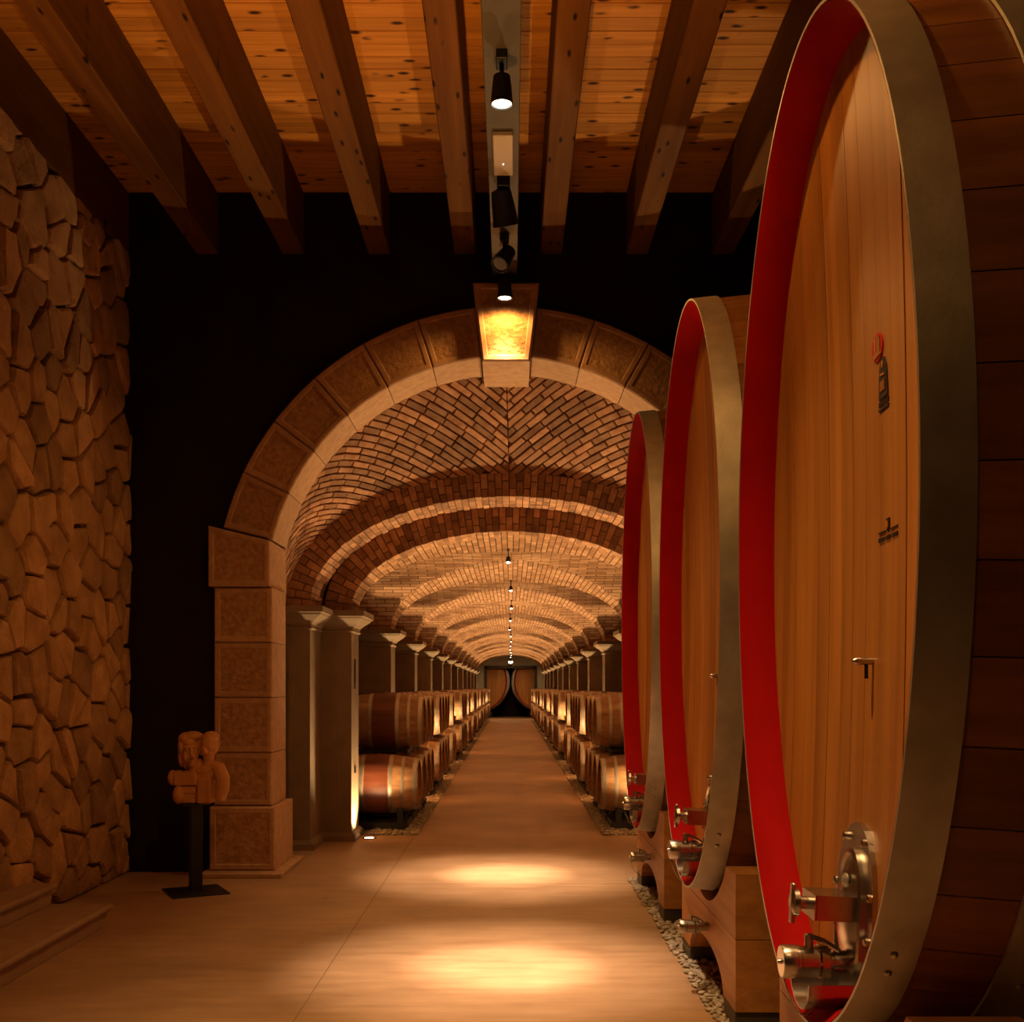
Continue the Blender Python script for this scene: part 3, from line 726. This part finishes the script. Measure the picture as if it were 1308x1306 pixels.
def tap(parent, x, y, z, k):
    tp = MB(); tp.lathe([(0, .034*k), (-.05*k, .034*k), (-.05*k, .03*k), (-.07*k, .03*k)], (x, y, z), 'X', 20); t = tp.build('tap', 'steel', parent, True)
    fl_ = MB(); fl_.lathe([(-.068*k, .034*k), (-.07*k, .054*k), (-.095*k, .054*k), (-.098*k, .04*k)], (x, y, z), 'X', 20)
    for a in range(6): fl_.lathe([(-.102*k, .006*k), (-.062*k, .006*k)], (x, y+.046*k*cos(a*pi/3), z+.046*k*sin(a*pi/3)), 'X', 8)
    fl_.build('coupling', 'steel', t, True)
    bd = MB(); bd.lathe([(-.097*k, .043*k), (-.1*k, .048*k), (-.155*k, .048*k), (-.158*k, .051*k), (-.168*k, .051*k), (-.17*k, .053*k), (-.205*k, .053*k), (-.214*k, .048*k), (-.214*k, .0*k+.001)], (x, y, z), 'X', 24); bd.build('valve_body', 'steel', t, True)
    MB().lathe([(-.225*k, .006*k), (-.212*k, .009*k)], (x, y, z), 'X', 10).build('cap_screw', 'steel', t, True)
    lv = MB(); lv.lathe([(.04*k, .014*k), (.085*k, .014*k), (.088*k, .01*k)], (x-.125*k, y, z), 'Z', 14); lv.tube([(x-.125*k, y, z+.08*k), (x-.09*k, y-.045*k, z+.074*k), (x-.05*k, y-.075*k, z+.05*k)], .008*k, 8)
    lv.build('lever', 'steel', t, True)
    pts = [(x-.205*k, y, z-.052*k)]+[(x-.205*k+.13*k*q/12, y-.01, z-.052*k-.115*k*sin(pi*q/12)**.8) for q in range(1, 12)]+[(x-.075*k, y, z-.05*k)]
    MB().tube(pts, .0025*k, 6).build('safety_chain', 'steel', t, True)
    return t
def make_cradle():
    r = thing('cask_cradle', 'x', 'cradle'); YH = .80
    def bot(y): return CZ-(B0+.017+rad(.42))*sqrt(1-(y/(A0+.017+rad(.42)))**2)
    ysd = [-.57+1.14*i/18 for i in range(19)]
    for x0, x1, nm in ((.10, .40, 'front'), (1.85, 2.15, 'rear')):
        zc = .44; top = .745
        up = [(-YH, zc), (YH, zc), (YH, top)]+[(y, min(top, max(zc+.03, bot(y)))) for y in ysd[::-1]]+[(-YH, top)]
        m1 = MB()
        # saddle built as strips so that the hollow stays clean
        segs = [-YH]+ysd+[YH]
        for a, b in zip(segs[:-1], segs[1:]):
            za = top if abs(a) > .565 else min(top, max(zc+.03, bot(a)-.005)); zb_ = top if abs(b) > .565 else min(top, max(zc+.03, bot(b)-.005))
            if abs(a) >= YH-.001: za = top
            m1.loft([[(x0, a, zc), (x1, a, zc), (x1, a, za), (x0, a, za)], [(x0, b, zc), (x1, b, zc), (x1, b, zb_), (x0, b, zb_)]])
        m1.build('saddle_beam', 'cradle', r)
        m2 = MB(); hw = .50; segs = [-YH]+[-hw*cos(pi*i/18) for i in range(19)]+[YH]
        def low(y): return .10 if abs(y) >= hw else .10+.17*sqrt(1-(y/hw)**2)
        for a, b in zip(segs[:-1], segs[1:]): m2.loft([[(x0, a, low(a)), (x1, a, low(a)), (x1, a, zc-.004), (x0, a, zc-.004)], [(x0, b, low(b)), (x1, b, low(b)), (x1, b, zc-.004), (x0, b, zc-.004)]])
        m2.build('arched_beam', 'cradle', r)
        for s in (-1, 1): MB().cbox(x0+.0, x1, s*.65-.14, s*.65+.14, .0, .10, .006).build('foot_block', 'channel', r)
    for s in (-1, 1): MB().cbox(.40, 1.85, s*.55-.06, s*.55+.06, .12, .26, .006).build('tie_beam', 'cradle', r)
    tap(r, .10, -.08, .345, .72)
    return r
cask_plain = make_cask(False); cask_mark = make_cask(True); crad = make_cradle()
zcs = [8.385, 6.0, 3.56]
cl = ['large oval red rimmed cask standing closest to the stone arch', 'large oval red rimmed cask in the middle of the row of three', 'large oval red rimmed cask with printed emblem on its head, closest to the steps']
for i, yc in enumerate(zcs):
    c = cask_mark if i == 2 else (cask_plain if i == 0 else copy_tree(cask_plain)); c.location = (XRIM, yc, 0); c['label'] = cl[i]; c.scale = (1, 1, 1.012 if i == 2 else 1); c['group'] = 'large casks beside the aisle'
    q = crad if i == 0 else copy_tree(crad); q.location = (XRIM, yc-.08, 0); q['group'] = 'wooden cradles under the large casks'
    q['label'] = 'arched oak cradle under the cask ' + ('closest to the stone arch', 'in the middle of the row', 'with the printed emblem')[i]
# casks beyond the far doorway
for s in (-1, 1):
    c = copy_tree(cask_plain); c.rotation_euler = (0, 0, pi/2); c.scale = (1, 1.38, .96); c.location = (-.01+s*1.56, YE+.75, -.12); c['group'] = 'casks behind the far doorway'
    c['label'] = 'red rimmed cask beyond the far doorway, ' + ('bust side' if s < 0 else 'large cask side'); c['category'] = 'cask'
    b = MB().box(s*1.52-.5, s*1.52+.5, YE+.9, YE+2.6, 0, .305).build('timber_block', 'dark_door'); tag(b, 'low dark timber block under a far doorway cask, ' + ('bust side' if s < 0 else 'large cask side'), 'block')
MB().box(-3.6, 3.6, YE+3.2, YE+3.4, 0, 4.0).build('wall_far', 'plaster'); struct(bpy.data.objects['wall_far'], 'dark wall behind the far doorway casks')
dr = thing('door_1', 'dark timber frame of the far doorway', None, (-.01, YE, 0)); dr['kind'] = 'structure'
if 'category' in dr: del dr['category']
for x0, x1, z0, z1 in ((-1.36, -1.24, 0, 2.72), (1.24, 1.36, 0, 2.72), (-1.36, 1.36, 2.6, 2.74)): MB().box(x0, x1, -.06, .32, z0, z1).build('frame_member', 'dark_door', dr)

# ================================================================== BARRELS
def bprof(x): return .345-.062*(x/.47)**2
def barrel_proto(simple):
    root = thing('barrel', 'x', 'barrel')
    n = 28 if not simple else 16; xs = [-.47+.94*i/(16 if not simple else 8) for i in range(17 if not simple else 9)]
    body = [(-.43, .0), (-.43, bprof(.47)-.03), (-.47, bprof(.47)-.022)]+[(x, bprof(x)) for x in xs]+[(.47, bprof(.47)-.022), (.43, bprof(.47)-.03), (.43, 0)]
    hoops = [.455-.02, .30, .165]
    def hoop(x0, w_):
        a, b = x0-w_/2, x0+w_/2; return [(a, bprof(a)-.004), (a, bprof(a)+.004), (x0, bprof(x0)+.005), (b, bprof(b)+.004), (b, bprof(b)-.004)]
    b_ = MB().lathe([(t, max(r, .001)) for t, r in body[2:-2]], axis='X', n=n, cap=False).build('staves', 'oak_band', root, True)
    hd = MB()
    for s in (-1, 1): hd = MB().lathe([(s*.425, .27), (s*.44, .27)], axis='X', n=n).build('head', 'oak', root)
    for s in (-1, 1):
        for h, w_ in zip(hoops, (.045, .032, .04)): MB().lathe(hoop(s*h, w_), axis='X', n=n, cap=False).build('hoop', 'bhoop', root, True)
    MB().lathe([(.335, .03), (.352, .028)], n=12).build('bung', 'oak', root)
    return root
bp = barrel_proto(False); bs = barrel_proto(True)
def rack_proto():
    r = thing('barrel_rack', 'x', 'rack')
    for s in (-1, 1): MB().cbox(s*.27-.025, s*.27+.025, -.33, .33, 0, .05, .004).build('runner', 'black', r)
    for s in (-1, 1): MB().cbox(-.3, .3, s*.2-.025, s*.2+.025, .012, .045, .004).build('cross_bar', 'black', r)
    return r
def cradle_low():
    r = thing('barrel_stand', 'x', 'rack')
    MB().cbox(-.36, .36, -.31, .31, 0, .085, .008).build('base', 'black', r)
    for s in (-1, 1):
        for t in (-1, 1): MB().prism([(t*.1, .085), (t*.27, .085), (t*.27, .235), (t*.235, .235)], s*.27-.03, s*.27+.03, 'X').build('chock', 'black', r)
    return r
rk = rack_proto(); rl = cradle_low(); used = set()
def use(p):
    if p.name in used: return copy_tree(p)
    used.add(p.name); return p
for s in (-1, 1):
    sd = side_txt[s]
    for k in range(NB):
        yb = Y0+PITCH*k+PD
        for i in range(4):
            yc = yb+.655+.735*i
            gap_lo = (k, i) in ((2, 2), (2, 3), (4, 3), (6, 2), (6, 3), (9, 2), (9, 3)); 
            pr = bp if k < 4 else bs
            if not gap_lo:
                b = use(pr); b.location = (TX+s*1.515, yc, .50); b.rotation_euler = (random.uniform(-.25, .25), 0, 0 if s < 0 else pi)
                b['label'] = 'oak barrel, lower row, %s bay from the arch, %s in its bay, %s' % (ORD[k], ORD[i], sd); b['group'] = 'lower row barrels ' + sd
                if k == 0 and i == 0: b['label'] = 'wine stained oak barrel at the start of the lower row, %s' % sd
                st = use(rl); st.location = (TX+s*1.515, yc, 0); st['label'] = 'black stand under %s lower barrel of the %s bay from the arch, %s' % (ORD[i], ORD[k], sd); st['group'] = 'black stands ' + sd
            if k == 0 and i == 0 or gap_lo or (k, i) in ((2, 1), (4, 2), (9, 1)): continue
            b = use(pr); b.location = (TX+s*1.515, yc, 1.205); b.rotation_euler = (random.uniform(-.25, .25), 0, 0 if s < 0 else pi)
            b['label'] = 'oak barrel, upper row, %s bay from the arch, %s in its bay, %s' % (ORD[k], ORD[i], sd); b['group'] = 'upper row barrels ' + sd
            st = use(rk); st.location = (TX+s*1.515, yc, .828); st['label'] = 'black rack under %s upper barrel of the %s bay from the arch, %s' % (ORD[i], ORD[k], sd); st['group'] = 'black racks ' + sd

# ================================================================== GRAVEL
def pebbles(name, rects, dens, rmin, rmax, label, sub):
    bmp = bmesh.new(); bmesh.ops.create_icosphere(bmp, subdivisions=sub, radius=1); pv = [p.co.copy() for p in bmp.verts]; pf = [[q.index for q in f.verts] for f in bmp.faces]; bmp.free()
    mb = MB()
    for (x0, x1, y0, y1) in rects:
        for q in range(int((x1-x0)*(y1-y0)*dens)):
            x, y = random.uniform(x0, x1), random.uniform(y0, y1); r = random.uniform(rmin, rmax)
            R = Matrix.Rotation(random.uniform(0, 6.28), 3, 'Z') @ Matrix.Rotation(random.uniform(-.5, .5), 3, 'X'); s = Vector((r*random.uniform(.9, 1.5), r, r*random.uniform(.5, .8)))
            mb.add([tuple(R @ Vector((p.x*s.x, p.y*s.y, p.z*s.z))+Vector((x, y, s.z*.7+.004))) for p in pv], pf)
    o = mb.build(name, 'gravel', None, True); tag(o, label, 'gravel', None, 'stuff'); return o
pebbles('pale_pebbles', [(.99, 1.065, 4.0, 9.2), (1.06, 1.5, 4.2, 9.2)], 1300, .008, .019, 'pale pebbles along the foot of the large cask cradles', 2)
for s in (-1, 1):
    x0, x1 = (-2.1, -1.02) if s < 0 else (1.0, 2.1)
    o = MB().box(x0, x1, 11.98 if s < 0 else 11.98, YE, 0, .006).build('gravel_bed', 'gbed'); tag(o, 'brown gravel bed under the barrel rows, ' + ('bust side' if s < 0 else 'cask side'), 'gravel', None, 'stuff')
pebbles('aisle_gravel', [(-1.3, -1.02, 11.96, 24), (-1.55, -1.3, 11.96, 12.5), (1.0, 1.3, 11.96, 24), (1.3, 1.55, 11.96, 12.5)], 700, .012, .024, 'small brown gravel along the edges of the barrel aisle', 1)

# ================================================================== STEPS
stp = thing('stone_steps', 'two low stone steps with rounded nosings against the rubble wall', 'steps', (-3.335, 7.48, 0))
for i, (xf, z) in enumerate(((.62, .14), (.24, .28))):
    MB().cbox(0, xf-.03, -4.6, -.03, z-.14+(0), z-.04, .004).build('riser', 'step', stp)
    nose = [(0, z-.04), (xf-.012, z-.04), (xf-.003, z-.032), (xf, z-.02), (xf-.003, z-.008), (xf-.012, z), (0, z)]
    MB().prism(nose, -4.6, 0, 'Y').build('tread', 'step', stp)

# ================================================================== BUST ON PEDESTAL
BX, BY = -2.49, 8.66
pd = thing('pedestal', 'slim black metal pedestal with square foot plate carrying the carved bust', 'pedestal', (BX, BY, 0), None, radians(28))
MB().cbox(-.22, .22, -.22, .22, 0, .012, .002).build('foot_plate', 'black', pd)
MB().cbox(-.045, .045, -.045, .045, .012, .69, .003).build('post', 'black', pd)
MB().cbox(-.11, .11, -.09, .09, .69, .70, .002).build('top_plate', 'black', pd)
def bust():
    mb = MB(); U = lambda zx: (zx-720)/1508*1.0; V = lambda zy: (1097-zy)/1508*1.0
    def E(zx, zy, rx, ry, rz, dy=0): mb.sphere((U(zx), dy, V(zy)), (rx, ry, rz), 20, 14)
    def B(x0, x1, y0, y1, d0=-.07, d1=.07): mb.cbox(U(x0), U(x1), d0, d1, V(y1), V(y0), .012)
    # draped torso in carved blocks
    B(470, 745, 745, 880, -.085, .07); B(480, 735, 890, 980, -.08, .07); B(500, 725, 975, 1095, -.075, .07)
    B(748, 915, 790, 1095, -.08, .07); B(740, 900, 740, 900, -.06, .07); B(540, 900, 760, 1090, -.04, .065)
    E(440, 790, .036, .06, .062, -.02); E(530, 990, .046, .05, .072, -.06)
    E(505, 755, .05, .06, .035); E(640, 760, .09, .06, .04, 0); E(840, 720, .09, .062, .075, 0)
    # neck, long face with brow, nose, cheeks and lips; veil of hair
    mb.tube([(U(700), .0, V(790)), (U(690), -.005, V(660)), (U(675), 0, V(600))], [.052, .044, .05], 14)
    E(655, 490, .062, .07, .112, -.02); E(690, 600, .036, .05, .05, -.035); E(640, 370, .06, .065, .05, -.02)
    mb.tube([(U(690), -.085, V(420)), (U(712), -.112, V(505)), (U(716), -.096, V(535))], [.011, .017, .016], 8)
    E(640, 425, .03, .016, .008, -.083); E(705, 425, .02, .016, .008, -.08); E(640, 450, .014, .01, .008, -.088)
    E(618, 520, .022, .03, .05, -.065); E(692, 575, .022, .013, .007, -.082); E(692, 592, .018, .013, .007, -.08); E(684, 630, .02, .02, .018, -.07)
    E(560, 420, .045, .085, .10, .02); E(600, 330, .07, .09, .055, .015); E(670, 300, .075, .085, .042, .015); E(535, 520, .03, .07, .10, .03); E(590, 610, .035, .06, .06, .04)
    E(640, 400, .085, .085, .10, .05)
    E(745, 640, .03, .045, .05, .01); E(760, 700, .05, .055, .05, 0); E(752, 400, .03, .06, .09, .045)
    # second head leaning in behind the slit, with its neck, shoulder and arm
    E(868, 372, .062, .078, .088, -.005); E(885, 320, .062, .08, .055, .02); E(918, 400, .036, .07, .075, .02); E(835, 450, .036, .05, .05, -.03)
    mb.tube([(U(862), 0, V(470)), (U(862), 0, V(600)), (U(880), 0, V(700))], [.05, .042, .06], 14)
    mb.tube([(U(905), 0, V(660)), (U(975), -.005, V(680)), (U(1030), -.01, V(800)), (U(1035), -.02, V(930)), (U(1000), -.03, V(1050))], [.05, .06, .058, .052, .046], 14)
    o = mb.build('tmp', 'carve'); md = o.modifiers.new('r', 'REMESH'); md.mode = 'VOXEL'; md.voxel_size = .0036
    ms = o.modifiers.new('s', 'SMOOTH'); ms.factor = .5; ms.iterations = 1
    dg = bpy.context.evaluated_depsgraph_get(); me = bpy.data.meshes.new_from_object(o.evaluated_get(dg)); me.name = 'carved_bust'
    bpy.data.objects.remove(o)
    if not me.materials: me.materials.append(M['carve'])
    b = bpy.data.objects.new('carved_bust', me); C.objects.link(b); b.location = (BX+.01, BY, .702)
    tag(b, 'carved wooden bust of two leaning heads on the black pedestal', 'sculpture')
bust()
